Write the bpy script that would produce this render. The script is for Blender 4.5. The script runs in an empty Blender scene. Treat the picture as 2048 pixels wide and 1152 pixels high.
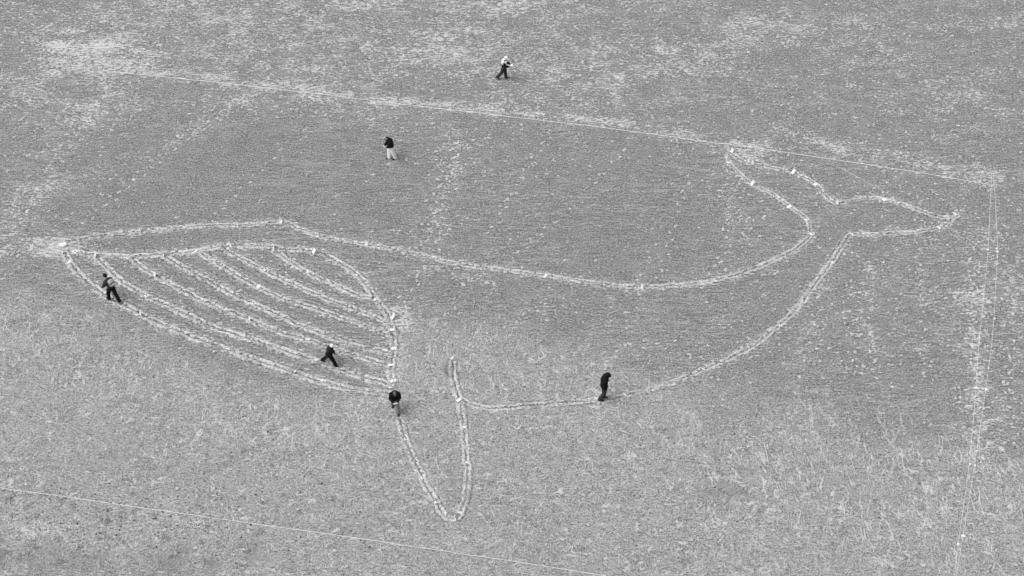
import bpy, bmesh, math, random
import numpy as np
from mathutils import Vector, Matrix

# ------------------------------------------------------------------ camera, sky, sun, exposure
random.seed(7)
rng = np.random.default_rng(11)
S = bpy.context.scene
COL = S.collection
CAM_H, PITCH, FPX = 70.0, math.radians(43.0), 4000.0      # camera height, tilt down, focal length in pixels of a 2048 wide picture

cd = bpy.data.cameras.new('camera')
cam = bpy.data.objects.new('camera', cd)
COL.objects.link(cam)
cam.location = (0, 0, CAM_H)
cam.rotation_euler = (math.pi / 2 - PITCH, 0, 0)
cd.sensor_width = 36.0
cd.lens = 36.0 * FPX / 2048.0
cd.clip_start = 0.5
cd.clip_end = 6000
S.camera = cam

SUN_EL, SUN_AZ = math.radians(58), math.radians(-112)        # azimuth from +Y, clockwise
w = bpy.data.worlds.new('World'); S.world = w; w.use_nodes = True
nt = w.node_tree; nt.nodes.clear()
sky = nt.nodes.new('ShaderNodeTexSky'); sky.sky_type = 'NISHITA'; sky.sun_disc = False
sky.sun_elevation = SUN_EL; sky.sun_rotation = SUN_AZ; sky.dust_density = 4.0
bw = nt.nodes.new('ShaderNodeRGBToBW')                       # black and white photograph: neutral overcast sky
bg = nt.nodes.new('ShaderNodeBackground'); bg.inputs['Strength'].default_value = 0.115
wo = nt.nodes.new('ShaderNodeOutputWorld')
nt.links.new(sky.outputs[0], bw.inputs[0]); nt.links.new(bw.outputs[0], bg.inputs['Color']); nt.links.new(bg.outputs[0], wo.inputs[0])

sl = bpy.data.lights.new('sun', 'SUN'); sl.energy = 1.3; sl.angle = math.radians(52); sl.color = (1, 1, 1)
so = bpy.data.objects.new('sun', sl); COL.objects.link(so)
sd = Vector((math.sin(SUN_AZ) * math.cos(SUN_EL), math.cos(SUN_AZ) * math.cos(SUN_EL), math.sin(SUN_EL)))
so.rotation_euler = sd.to_track_quat('Z', 'Y').to_euler()
so.location = sd * 200

S.view_settings.view_transform = 'Standard'
S.view_settings.look = 'None'
S.view_settings.gamma = 1
S.view_settings.exposure = 0.5
S.view_settings.use_curve_mapping = False

# ------------------------------------------------------------------ helpers
def G(px, py):
    """ground point (x, y) for a point of the beach read off the 2048 wide photograph"""
    u, v = px - 1024.0, py - 576.0
    dz = -math.sin(PITCH) * FPX - v * math.cos(PITCH)
    dy = math.cos(PITCH) * FPX - v * math.sin(PITCH)
    t = CAM_H / -dz
    return (u * t, dy * t)

def props(o, label=None, cat=None, group=None, kind=None):
    if label: o['label'] = label
    if cat: o['category'] = cat
    if group: o['group'] = group
    if kind: o['kind'] = kind
    return o

def empty(name, loc, rz=0.0):
    o = bpy.data.objects.new(name, None); COL.objects.link(o)
    o.empty_display_size = 0.2
    o.location = loc; o.rotation_euler = (0, 0, rz)
    return o

def mesh_obj(name, verts, faces, mat, parent=None, smooth=True):
    me = bpy.data.meshes.new(name)
    me.from_pydata([tuple(v) for v in verts], [], faces)
    me.update()
    if len(faces) < 9000:
        bm = bmesh.new(); bm.from_mesh(me); bmesh.ops.recalc_face_normals(bm, faces=bm.faces); bm.to_mesh(me); bm.free()
    if smooth:
        me.polygons.foreach_set('use_smooth', [True] * len(me.polygons))
    me.materials.append(mat)
    o = bpy.data.objects.new(name, me); COL.objects.link(o)
    if parent: o.parent = parent
    return o

# ------------------------------------------------------------------ materials
class NB:
    def __init__(s, name):
        s.m = bpy.data.materials.new(name); s.m.use_nodes = True
        s.t = s.m.node_tree
        s.bsdf = next(n for n in s.t.nodes if n.type == 'BSDF_PRINCIPLED')
        s.bsdf.inputs['Specular IOR Level'].default_value = 0.2
    def put(s, sock, v):
        if isinstance(v, (int, float)): sock.default_value = v
        else: s.t.links.new(v, sock)
    def m_(s, op, a, b=0.0, c=0.0, clamp=False):
        n = s.t.nodes.new('ShaderNodeMath'); n.operation = op; n.use_clamp = clamp
        s.put(n.inputs[0], a); s.put(n.inputs[1], b)
        s.put(n.inputs[2], c)
        return n.outputs[0]
    def add(s, a, b): return s.m_('ADD', a, b)
    def mul(s, a, b): return s.m_('MULTIPLY', a, b)
    def sub(s, a, b): return s.m_('SUBTRACT', a, b)
    def step(s, v, lo, hi, a=0.0, b=1.0):
        n = s.t.nodes.new('ShaderNodeMapRange'); n.interpolation_type = 'SMOOTHSTEP'
        s.put(n.inputs['Value'], v); s.put(n.inputs['From Min'], lo); s.put(n.inputs['From Max'], hi)
        n.inputs['To Min'].default_value = a; n.inputs['To Max'].default_value = b
        return n.outputs[0]
    def lerp(s, f, a, b):
        n = s.t.nodes.new('ShaderNodeMix'); n.data_type = 'FLOAT'
        s.put(n.inputs[0], f); s.put(n.inputs[2], a); s.put(n.inputs[3], b)
        return n.outputs[0]
    def attr(s, name):
        n = s.t.nodes.new('ShaderNodeAttribute'); n.attribute_name = name
        return n.outputs['Fac']
    def pos(s):
        if not hasattr(s, '_p'):
            s._p = s.t.nodes.new('ShaderNodeNewGeometry').outputs['Position']
        return s._p
    def noise(s, sx, sy, detail=2.0, rough=0.5, dist=0.0, off=0.0, vec=None, sz=0.0):
        mp = s.t.nodes.new('ShaderNodeMapping')
        s.t.links.new(vec if vec is not None else s.pos(), mp.inputs['Vector'])
        mp.inputs['Scale'].default_value = (sx, sy, sz)
        mp.inputs['Location'].default_value = (off, off * 0.7, off * 0.3)
        n = s.t.nodes.new('ShaderNodeTexNoise')
        s.t.links.new(mp.outputs[0], n.inputs['Vector'])
        n.inputs['Scale'].default_value = 1.0
        n.inputs['Detail'].default_value = detail
        n.inputs['Roughness'].default_value = rough
        n.inputs['Distortion'].default_value = dist
        return n.outputs['Fac']
    def grey(s, v):
        s.t.links.new(v, s.bsdf.inputs['Base Color'])
    def bump(s, h, strength, dist):
        b = s.t.nodes.new('ShaderNodeBump'); b.inputs['Strength'].default_value = strength; b.inputs['Distance'].default_value = dist
        s.t.links.new(h, b.inputs['Height']); s.t.links.new(b.outputs[0], s.bsdf.inputs['Normal'])

def sand_material():
    n = NB('tidal_sand')
    n.bsdf.inputs['Roughness'].default_value = 0.85
    n.bsdf.inputs['Specular IOR Level'].default_value = 0.25
    dry, zone, flow, wet = n.attr('dry'), n.attr('zone'), n.attr('flow'), n.attr('wet')
    u, s_ = n.attr('u'), n.attr('s')
    foot = n.attr('foot')
    # sand grain and small lumps
    g1 = n.noise(21, 17, 1.0, 0.6)
    g2 = n.noise(7.0, 8.5, 3.0, 0.78, off=3.1)
    g4 = n.noise(9.0, 9.0, 1.0, 0.6, 0.8, off=7.7)
    g3 = n.noise(1.1, 1.9, 3.0, 0.6, off=9.0)
    # short wind-swept dashes of dry sand
    nf = n.noise(3.2, 9.0, 5.0, 0.72, 0.3, off=20)
    nf2 = n.noise(6.5, 11.0, 3.0, 0.7, 0.6, off=33)
    fl = n.lerp(zone, nf, nf2)
    fl = n.add(fl, n.mul(n.sub(g2, 0.5), 0.35))
    fl = n.add(0.5, n.mul(n.sub(fl, 0.5), 3.1))
    fleck = n.step(n.add(fl, n.mul(dry, 0.78)), 0.92, 1.03)
    print_ = n.step(n.add(foot, n.mul(n.sub(g2, 0.5), 3.0)), 0.32, 0.50)
    fleck = n.m_('MAXIMUM', fleck, print_)
    # ripple crests, left by the tide
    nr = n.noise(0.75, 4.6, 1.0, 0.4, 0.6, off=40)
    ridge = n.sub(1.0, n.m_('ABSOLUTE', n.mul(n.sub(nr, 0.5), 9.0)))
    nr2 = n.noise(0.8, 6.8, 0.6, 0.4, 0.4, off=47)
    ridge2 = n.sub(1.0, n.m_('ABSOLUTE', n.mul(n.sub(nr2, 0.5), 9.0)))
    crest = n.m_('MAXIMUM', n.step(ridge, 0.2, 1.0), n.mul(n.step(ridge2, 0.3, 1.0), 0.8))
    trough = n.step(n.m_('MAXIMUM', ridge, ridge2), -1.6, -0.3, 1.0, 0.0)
    sp = n.t.nodes.new('ShaderNodeSeparateXYZ'); n.t.links.new(n.pos(), sp.inputs[0])
    fine = n.m_('SINE', n.add(n.mul(sp.outputs[1], 35.0), n.mul(n.noise(0.35, 0.9, 2.0, 0.5, 0.5, off=51), 34.0)))
    fine = n.mul(fine, n.step(n.noise(0.9, 1.6, 2.0, 0.6, off=53), 0.40, 0.60))
    ramp = n.step(n.noise(0.22, 0.35, 2.0, 0.5, off=55), 0.38, 0.60)
    # worm-like feeding lines and drained cracks of the lower beach
    nw = n.noise(1.45, 1.65, 1.2, 0.5, 1.7, off=60)
    worm = n.step(n.m_('ABSOLUTE', n.sub(nw, 0.5)), 0.0, 0.050, 1.0, 0.0)
    nw2 = n.noise(2.8, 2.9, 1.0, 0.5, 1.3, off=66)
    worm2 = n.step(n.m_('ABSOLUTE', n.sub(nw2, 0.52)), 0.0, 0.045, 1.0, 0.0)
    wsel = n.step(n.noise(0.9, 0.9, 2.0, 0.5, off=71), 0.42, 0.62)
    worm = n.mul(n.m_('MAXIMUM', n.mul(worm, 1.0), n.mul(worm2, 0.7)), n.add(0.25, n.mul(wsel, 0.75)))
    nv = n.noise(2.5, 0.7, 1.5, 0.5, 0.8, off=80)
    flowl = n.mul(n.step(n.m_('ABSOLUTE', n.sub(nv, 0.5)), 0.0, 0.035, 1.0, 0.0), flow)
    hollow = n.step(n.noise(2.4, 2.6, 2.0, 0.55, 0.8, off=90), 0.36, 0.50, 1.0, 0.0)

    up = n.sub(1.0, zone)
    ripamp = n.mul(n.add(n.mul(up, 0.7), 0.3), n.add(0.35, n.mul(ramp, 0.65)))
    tone = n.add(1.0, n.mul(n.sub(g1, 0.5), 5.0))
    tone = n.add(tone, n.mul(n.sub(g2, 0.5), n.lerp(zone, 3.0, 3.4)))
    tone = n.add(tone, n.mul(n.sub(g3, 0.5), 0.6))
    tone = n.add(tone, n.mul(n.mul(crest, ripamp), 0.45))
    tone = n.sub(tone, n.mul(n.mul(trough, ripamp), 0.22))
    tone = n.add(tone, n.mul(n.mul(fine, n.sub(1.15, zone)), 0.13))
    tone = n.add(tone, n.mul(zone, 0.37))
    tone = n.add(tone, n.mul(dry, 0.28))
    tone = n.sub(tone, n.mul(n.mul(hollow, zone), 0.30))
    tone = n.add(tone, n.mul(n.mul(worm, zone), 1.6))
    tone = n.add(tone, n.mul(n.mul(n.step(g4, 0.60, 0.70), zone), 0.55))
    tone = n.add(tone, n.mul(flowl, 1.3))
    tone = n.m_('MINIMUM', n.m_('MAXIMUM', tone, 0.30), 2.75)
    alb = n.mul(tone, 0.212)
    pale = n.mul(n.add(1.0, n.mul(n.sub(g1, 0.5), 1.8)), 0.62)
    alb = n.lerp(n.mul(fleck, n.lerp(zone, 0.9, 0.65)), alb, n.m_('MAXIMUM', alb, pale))
    alb = n.lerp(n.mul(wet, n.step(n.add(g2, n.mul(wet, 0.25)), 0.42, 0.6)), alb, 0.115)

    # the trodden double tracks: two strips of turned dry sand with groove shade painted dark between and beside them
    cu = n.t.nodes.new('ShaderNodeCombineXYZ')
    n.put(cu.inputs[0], s_); n.put(cu.inputs[1], u)
    cv = cu.outputs[0]
    wob = n.mul(n.sub(n.noise(2.2, 0.0, 3.0, 0.7, off=5, vec=cv), 0.5), 0.10)
    rag = n.mul(n.sub(n.noise(5.5, 7.5, 2.0, 0.7, off=15), 0.5), 0.42)
    uu = n.add(n.add(u, wob), rag)
    au = n.m_('ABSOLUTE', uu)
    strip = n.mul(n.step(au, 0.012, 0.042), n.step(au, 0.19, 0.24, 1.0, 0.0))
    side = n.m_('SIGN', uu)
    cs = n.t.nodes.new('ShaderNodeCombineXYZ')
    n.put(cs.inputs[0], s_); n.put(cs.inputs[1], n.mul(side, 5.0))
    brk = n.noise(1.7, 1.0, 3.0, 0.7, off=25, vec=cs.outputs[0])
    solid = n.step(n.add(brk, n.mul(n.sub(g2, 0.5), 1.6)), 0.34, 0.42)
    strip = n.mul(strip, solid)
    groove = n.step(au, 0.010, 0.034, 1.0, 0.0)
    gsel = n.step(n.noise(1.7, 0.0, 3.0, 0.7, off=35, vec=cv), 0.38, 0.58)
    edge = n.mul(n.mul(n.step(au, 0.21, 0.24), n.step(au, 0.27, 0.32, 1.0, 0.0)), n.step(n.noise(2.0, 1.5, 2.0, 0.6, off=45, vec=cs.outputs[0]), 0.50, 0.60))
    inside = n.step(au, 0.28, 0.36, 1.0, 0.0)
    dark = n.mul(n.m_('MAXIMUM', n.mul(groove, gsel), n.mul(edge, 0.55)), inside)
    alb = n.lerp(n.mul(dark, 0.78), alb, 0.09)  # shade of the groove and outer seams, put into the sand colour
    alb = n.lerp(n.mul(strip, 0.92), alb, n.mul(n.add(1.0, n.mul(n.sub(g1, 0.5), 1.8)), 0.66))
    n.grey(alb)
    h = n.add(n.mul(crest, n.mul(ripamp, 0.5)), n.mul(g1, 0.5))
    h = n.add(h, n.mul(g2, 0.9))
    h = n.add(h, n.mul(n.mul(worm, zone), 0.8))
    h = n.add(h, n.mul(flowl, 0.6))
    h = n.add(h, n.mul(fleck, 0.3))
    h = n.add(h, n.mul(strip, 0.8))
    h = n.sub(h, n.mul(dark, 1.2))
    n.bump(h, 1.0, 0.05)
    return n.m

def cloth(name, v, rough=0.9, var=0.35, scale=30):
    n = NB(name); n.bsdf.inputs['Roughness'].default_value = rough
    n.bsdf.inputs['Specular IOR Level'].default_value = 0.12
    a = n.noise(scale, scale, 3.0, 0.6, 0.4, sz=scale)
    b = n.noise(7, 7, 2.0, 0.5, 0.6, off=4, sz=5)
    t = n.add(1.0, n.mul(n.sub(n.add(n.mul(a, 0.5), n.mul(b, 0.5)), 0.5), var * 3))
    n.grey(n.mul(t, v))
    n.bump(b, 0.6, 0.03)
    return n.m

M_SAND = sand_material()
M_BLACK = cloth('black_cloth', 0.010)
M_CHAR = cloth('charcoal_cloth', 0.022)
M_DARK = cloth('dark_grey_cloth', 0.040)
M_MID = cloth('mid_grey_cloth', 0.11)
M_LIGHT = cloth('light_grey_cloth', 0.40)
M_DENIM = cloth('faded_cloth', 0.22)
M_WHITEC = cloth('white_cloth', 0.88, 0.85, 0.10)
M_SKIN = cloth('skin', 0.36, 0.6, 0.1)
M_HAIR = cloth('hair', 0.03, 0.6, 0.5, 60)
M_SHOE = cloth('black_shoe', 0.014, 0.6)
M_SOLE = cloth('pale_sole', 0.55, 0.7, 0.1)
M_PAPER = cloth('white_paper', 0.84, 0.7, 0.04)
M_PAPER2 = cloth('dusty_paper', 0.62, 0.8, 0.15)
M_ROPE = cloth('pale_cord', 0.86, 0.8, 0.2, 12)
M_ROPE2 = cloth('sandy_cord', 0.62, 0.8, 0.3, 12)
M_STONE = cloth('dark_stone', 0.07, 0.7, 0.5)
M_SHELL = cloth('mussel_shell', 0.05, 0.5, 0.6)
M_WOOD = cloth('bleached_wood', 0.5, 0.8, 0.3)

# ------------------------------------------------------------------ the beach: fields on a grid
X0, X1, Y0, Y1 = -34.5, 34.5, 53.0, 105.5
DX, DY = 0.053, 0.065
NX, NY = int((X1 - X0) / DX) + 1, int((Y1 - Y0) / DY) + 1
xs = X0 + np.arange(NX) * DX
ys = Y0 + np.arange(NY) * DY
XX, YY = np.meshgrid(xs, ys)                     # shape (NY, NX)

def vnoise(X, Y, cx, cy, seed):
    r = np.random.default_rng(seed)
    gx, gy = (X - X0) / cx, (Y - Y0) / cy
    lat = r.random((int(gy.max()) + 4, int(gx.max()) + 4))
    ix, iy = np.floor(gx).astype(int), np.floor(gy).astype(int)
    fx, fy = gx - ix, gy - iy
    fx = fx * fx * (3 - 2 * fx); fy = fy * fy * (3 - 2 * fy)
    a = lat[iy, ix] * (1 - fx) + lat[iy, ix + 1] * fx
    b = lat[iy + 1, ix] * (1 - fx) + lat[iy + 1, ix + 1] * fx
    return a * (1 - fy) + b * fy

def fbm(X, Y, cx, cy, octs, seed, rough=0.5):
    t = 0; amp = 1; tot = 0
    for i in range(octs):
        t = t + vnoise(X, Y, cx / 2 ** i, cy / 2 ** i, seed + i) * amp
        tot += amp; amp *= rough
    return t / tot

def sstep(v, a, b):
    t = np.clip((v - a) / (b - a), 0, 1)
    return t * t * (3 - 2 * t)

def seg_dist(ax, ay, bx, by):
    dx, dy = bx - ax, by - ay
    L2 = dx * dx + dy * dy + 1e-9
    t = np.clip(((XX - ax) * dx + (YY - ay) * dy) / L2, 0, 1)
    return np.hypot(XX - ax - t * dx, YY - ay - t * dy)

def blob(px, py, rx, ry):                        # radii in photo pixels, turned into metres on the sand
    x, y = G(px, py); z = 1 / 39.0
    return np.exp(-(((XX - x) / (rx * z)) ** 2 + ((YY - y) / (ry * z / 0.68)) ** 2))

def band(pts, wid):
    g = [G(*p) for p in pts]
    d = np.full(XX.shape, 99.0)
    for a, b in zip(g[:-1], g[1:]):
        d = np.minimum(d, seg_dist(a[0], a[1], b[0], b[1]))
    return np.exp(-(d / (wid / 36.0)) ** 2)

# where the lower, drained beach begins
zpts = [(-200, 570), (0, 575), (200, 610), (350, 665), (520, 725), (680, 745), (780, 650), (880, 600), (1040, 610), (1160, 690), (1300, 770), (1500, 800), (1750, 830), (2048, 900), (2300, 920)]
gz = np.array([G(*p) for p in zpts])
zline = np.interp(XX, gz[:, 0], gz[:, 1]) + (fbm(XX, YY, 4.0, 3.0, 3, 5) - 0.5) * 5.0
zone = sstep(zline - YY, -1.2, 3.4)
tuft = np.exp(-((zline - YY - 3.2) / 3.0) ** 2)
flow = blob(1780, 980, 330, 150) + 0.35 * blob(1300, 900, 200, 120)
flow = np.clip(flow * sstep(fbm(XX, YY, 2.5, 4.0, 3, 77), 0.30, 0.6) + 0.75 * tuft * sstep(fbm(XX, YY, 1.8, 2.2, 3, 79), 0.36, 0.56), 0, 1)

# dry, disturbed sand
calm = np.clip(blob(620, 360, 330, 90) + blob(1230, 430, 230, 110) + blob(1700, 500, 150, 60) * .4 + 0.8 * blob(560, 290, 300, 60), 0, 1)
patch = fbm(XX, YY, 5.0, 3.0, 4, 101, 0.6)
yN = G(1024, 250)[1]
far = sstep(YY, G(1024, 330)[1], G(1024, 150)[1])
dens = 0.10 + 0.30 * far * sstep(patch, 0.15, 0.75) + 0.14 * far + 0.10 * sstep(patch, 0.40, 0.7)
dens += 0.17 * blob(760, 60, 620, 80) + 0.05 * blob(1250, 90, 300, 80)
dens += 0.62 * blob(185, 95, 120, 48) + 0.9 * blob(122, 92, 24, 13) + 1.3 * blob(205, 92, 30, 10) + 0.4 * blob(160, 130, 80, 30)
dens += 0.85 * blob(112, 497, 58, 24) + 0.22 * blob(60, 480, 80, 36)
dens += 0.28 * band([(-20, 500), (40, 400), (130, 270), (230, 150)], 60)
dens += 0.30 * band([(60, 390), (330, 300), (500, 190)], 26)
dens += 0.50 * band([(240, 128), (450, 160), (640, 184)], 22)
dens += 0.50 * band([(700, 196), (830, 204), (960, 218), (1100, 232), (1250, 246)], 18)
dens += 0.35 * band([(1250, 250), (1420, 276)], 24)
dens += 0.65 * blob(1475, 290, 60, 22) + 0.5 * blob(1490, 315, 60, 20)
dens += 0.42 * band([(1560, 265), (1680, 300), (1800, 322), (1990, 352)], 32) + 0.35 * blob(1955, 360, 60, 22)
dens += 0.26 * band([(910, 290), (885, 400), (850, 520)], 36)
dens += 0.22 * blob(1000, 330, 180, 70)
dens += 0.26 * band([(1462, 340), (1455, 520)], 16) + 0.22 * band([(1330, 430), (1260, 580)], 16)
dens += 0.28 * band([(1735, 540), (1745, 740)], 24) + 0.25 * band([(1640, 580), (1600, 720)], 26)
dens += 0.34 * blob(1980, 560, 150, 130) + 0.30 * band([(1940, 590), (1955, 760), (1958, 960)], 28)
dens += 0.28 * blob(2020, 900, 100, 160)
dens += 0.75 * band([(795, 630), (792, 700), (785, 760)], 28) + 0.3 * blob(800, 640, 70, 30)
dens += 0.26 * band([(950, 690), (1100, 612)], 34) + 0.3 * band([(990, 570), (860, 530)], 20)
dens += 0.35 * band([(722, 810), (712, 950)], 14)
dens += 0.32 * blob(300, 1070, 420, 50) + 0.35 * blob(60, 1060, 70, 30) + 0.5 * blob(240, 1125, 14, 22)
dens += 0.25 * blob(950, 1075, 130, 26)
dens += 0.13 * np.clip(blob(1650, 480, 420, 240), 0, 1)
dens -= 0.16 * calm
dens += 0.14 * (fbm(XX, YY, 1.1, 0.8, 3, 222) - 0.5)
brk = sstep(fbm(XX, YY, 0.9, 0.6, 4, 640, 0.75), 0.32, 0.66)
dens = dens * (0.50 + 0.75 * brk)
dens = np.clip(dens, 0, 1.2)

height = (fbm(XX, YY, 6.0, 5.0, 3, 301) - 0.5) * 0.05 + (fbm(XX, YY, 0.5, 0.35, 2, 311) - 0.5) * 0.012
dry = np.minimum(dens * 0.80, 0.72) + 0.3 * np.clip(blob(205, 92, 30, 10) + blob(125, 92, 18, 9) + 0.7 * blob(112, 497, 26, 12), 0, 1)
wet = np.zeros_like(XX); foot = np.zeros_like(XX)
wet += 0.3 * np.clip(blob(345, 1122, 26, 22) + blob(420, 1128, 14, 20) + blob(510, 1095, 16, 22) + 0.5 * blob(90, 1100, 110, 22) + 0.4 * blob(205, 1065, 25, 20), 0, 1)
wet += 0.50 * sstep(fbm(XX, YY, 0.26, 0.26, 3, 411, 0.7), 0.60, 0.72) * np.clip(blob(300, 1075, 480, 60) + blob(120, 1010, 200, 40), 0, 1)
wet += 0.22 * np.clip(blob(150, 1130, 260, 30), 0, 1)
wet += 0.35 * blob(1440, 985, 40, 20) + 0.5 * blob(892, 742, 9, 14) + 0.5 * blob(1700, 396, 8, 5) + 0.7 * blob(952, 530, 11, 6) + 0.5 * blob(166, 470, 8, 6)
wet += 0.35 * blob(905, 960, 10, 22) + 0.4 * blob(945, 965, 5, 26) + 0.4 * blob(925, 1000, 6, 20) * 0

# footprints: pale turned sand round a shallow print
def stamp(x, y, ang, L, W, amt, deep=0.0):
    r = L * 1.6
    i0, i1 = int((x - r - X0) / DX), int((x + r - X0) / DX) + 2
    j0, j1 = int((y - r - Y0) / DY), int((y + r - Y0) / DY) + 2
    if i0 < 1 or j0 < 1 or i1 >= NX - 1 or j1 >= NY - 1: return
    sx, sy = XX[j0:j1, i0:i1] - x, YY[j0:j1, i0:i1] - y
    c, s = math.cos(ang), math.sin(ang)
    a, b = (sx * c + sy * s) / L, (-sx * s + sy * c) / W
    e = np.exp(-(a * a + b * b) ** 1.5)
    foot[j0:j1, i0:i1] = np.maximum(foot[j0:j1, i0:i1], e * amt)
    height[j0:j1, i0:i1] -= e * deep

cand = rng.random((36000, 3))
for a, b, c in cand:
    x, y = X0 + a * (X1 - X0), Y0 + b * (Y1 - Y0)
    i, j = int((x - X0) / DX), int((y - Y0) / DY)
    if c < dens[j, i] ** 1.15 * 2.0 + 0.010:
        stamp(x, y, rng.normal(0.55 if x < -11 else 0.1, 0.4), 0.05 + 0.10 * rng.random() ** 2, 0.04 + 0.04 * rng.random(), 0.40 + 0.5 * rng.random(), 0.012)

def walk(p0, p1, step=0.62, amt=0.9):            # one person's line of footprints
    a, b = np.array(G(*p0)), np.array(G(*p1))
    d = b - a; L = np.hypot(*d); d /= L; nrm = np.array([-d[1], d[0]])
    k = 0; t = 0.0; sway = 0.0
    while t < L:
        sway = sway * 0.9 + rng.normal(0, 0.04)
        p = a + d * t + nrm * ((0.11 if k % 2 else -0.11) + sway)
        stamp(p[0], p[1], math.atan2(d[1], d[0]) + rng.normal(0, .25), 0.125, 0.07, amt * (0.6 + 0.4 * rng.random()), 0.025)
        stamp(p[0] + rng.normal(0, .12), p[1] + rng.normal(0, .12), rng.normal(0.3, .6), 0.07, 0.05, amt * rng.random())
        t += step * (0.85 + 0.3 * rng.random()); k += 1

for p0, p1 in [((230, 150), (20, 470)), ((500, 180), (200, 420)), ((440, 200), (150, 460)), ((890, 300), (850, 520)), ((905, 300), (870, 520)), ((920, 310), (840, 500)),
               ((1100, 260), (980, 470)), ((1250, 300), (1020, 520)), ((1460, 340), (1450, 540)), ((1380, 350), (1310, 560)), ((1475, 350), (1500, 520)), ((1740, 540), (1745, 760)),
               ((1730, 540), (1700, 740)), ((1650, 560), (1590, 760)), ((1830, 480), (1850, 760)), ((1940, 520), (1955, 960)), ((1935, 560), (1962, 900)), ((1948, 560), (1970, 1000)), ((2010, 450), (2030, 900)),
               ((2000, 420), (1960, 700)), ((2030, 560), (1990, 900)), ((725, 800), (710, 960)), ((730, 800), (718, 900)), ((1020, 160), (1250, 150)), ((860, 140), (1000, 160)),
               ((780, 330), (660, 400)), ((790, 320), (980, 340)), ((560, 300), (400, 460)), ((1090, 610), (900, 720)), ((850, 520), (800, 640)), ((950, 540), (840, 720)),
               ((1540, 420), (1400, 560)), ((1600, 480), (1800, 540)), ((1500, 330), (1400, 420)), ((80, 640), (0, 780)), ((1500, 870), (1380, 1120)), ((1960, 960), (1990, 1140))]:
    walk(p0, p1)
for p0, p1 in [((1505, 860), (1470, 940)), ((1470, 940), (1400, 1010)), ((1400, 1010), (1385, 1110)), ((1400, 1000), (1150, 980))]:
    walk(p0, p1, 0.4, 0.75)

# ---- the whale: trodden double tracks
T = {}
T['back'] = ([(160, 477), (202, 471), (240, 465), (281, 461), (344, 456), (412, 450), (475, 450), (520, 447), (561, 444), (600, 456), (636, 470), (690, 480), (732, 488), (790, 498), (850, 511), (900, 524), (950, 532), (1020, 541), (1091, 551), (1190, 565), (1284, 573), (1360, 569), (1431, 560), (1500, 540), (1571, 509), (1605, 487), (1624, 467)], 0.9,
             'trodden double track of the whale outline along its back')
T['fluke_a'] = ([(1621, 462), (1614, 438), (1579, 412), (1545, 387), (1502, 366), (1475, 342), (1458, 322), (1462, 301)], 0.85, 'trodden double track on the near side of the upper tail fluke')
T['fluke_b'] = ([(1464, 304), (1480, 318), (1505, 327), (1550, 336), (1584, 343), (1610, 355), (1631, 368), (1650, 388), (1668, 404)], 0.9, 'trodden double track on the far side of the upper tail fluke')
T['notch'] = ([(1670, 405), (1700, 402), (1730, 396), (1769, 398), (1820, 413), (1877, 433), (1896, 434)], 0.9, 'trodden double track from the tail notch to the lower fluke')
T['fluke_c'] = ([(1914, 430), (1896, 445), (1878, 456), (1830, 463), (1769, 467), (1708, 468)], 0.9, 'trodden double track closing the lower tail fluke')
T['belly'] = ([(1702, 468), (1690, 485), (1664, 523), (1640, 555), (1600, 610), (1559, 650), (1500, 695), (1407, 739), (1330, 770), (1270, 786), (1235, 795)], 0.95, 'trodden double track of the whale belly behind the hooded walker')
T['belly_b'] = ([(1205, 800), (1140, 803), (1038, 812), (980, 815), (945, 808), (920, 795), (908, 762), (905, 724)], 1.0, 'trodden double track of the belly ending behind the flipper')
T['flipper'] = ([(922, 812), (928, 853), (934, 924), (935, 960), (923, 1022), (906, 1038), (890, 1028), (873, 1003), (845, 954), (812, 877), (801, 838)], 1.0, 'trodden double track of the pointed flipper')
T['cheek'] = ([(783, 770), (783, 729), (788, 695), (784, 659), (773, 625), (752, 597), (735, 573), (714, 548), (680, 525), (650, 510), (625, 502), (590, 499), (556, 498)], 1.1, 'trodden double track curving down the whale cheek')
T['palate'] = ([(150, 504), (189, 509), (262, 512), (326, 507), (392, 501), (440, 492), (461, 490), (547, 492), (553, 497)], 1.15, 'trodden double track along the top of the throat grooves')
T['jaw'] = ([(130, 505), (140, 524), (180, 568), (230, 600), (280, 626), (340, 655), (440, 693), (560, 735), (640, 762), (720, 780), (778, 786)], 1.2, 'trodden double track of the lower jaw under the backpack walker')
T['rib1'] = ([(196, 515), (225, 545), (255, 570), (293, 591), (340, 612), (420, 650), (488, 673), (560, 697), (650, 727), (700, 745), (775, 768)], 1.15, 'lowest trodden throat groove, crossed by the white capped walker')
T['rib2'] = ([(262, 514), (282, 532), (308, 549), (360, 577), (420, 607), (498, 638), (560, 663), (620, 681), (690, 703), (778, 731)], 1.05, 'second trodden throat groove from the bottom')
T['rib3'] = ([(326, 510), (370, 535), (420, 562), (460, 585), (507, 606), (560, 630), (600, 650), (650, 668), (700, 688), (778, 704)], 1.05, 'third trodden throat groove from the bottom')
T['rib4'] = ([(404, 508), (450, 535), (517, 573), (570, 598), (620, 612), (660, 627), (710, 644), (778, 669)], 1.0, 'fourth trodden throat groove from the bottom')
T['rib5'] = ([(447, 494), (480, 514), (531, 541), (570, 560), (620, 582), (660, 600), (700, 614), (730, 626), (768, 640)], 1.0, 'fifth trodden throat groove from the bottom')
T['rib6'] = ([(552, 500), (572, 517), (615, 543), (650, 560), (690, 577), (718, 590), (745, 594)], 1.0, 'uppermost short trodden throat groove')

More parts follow.
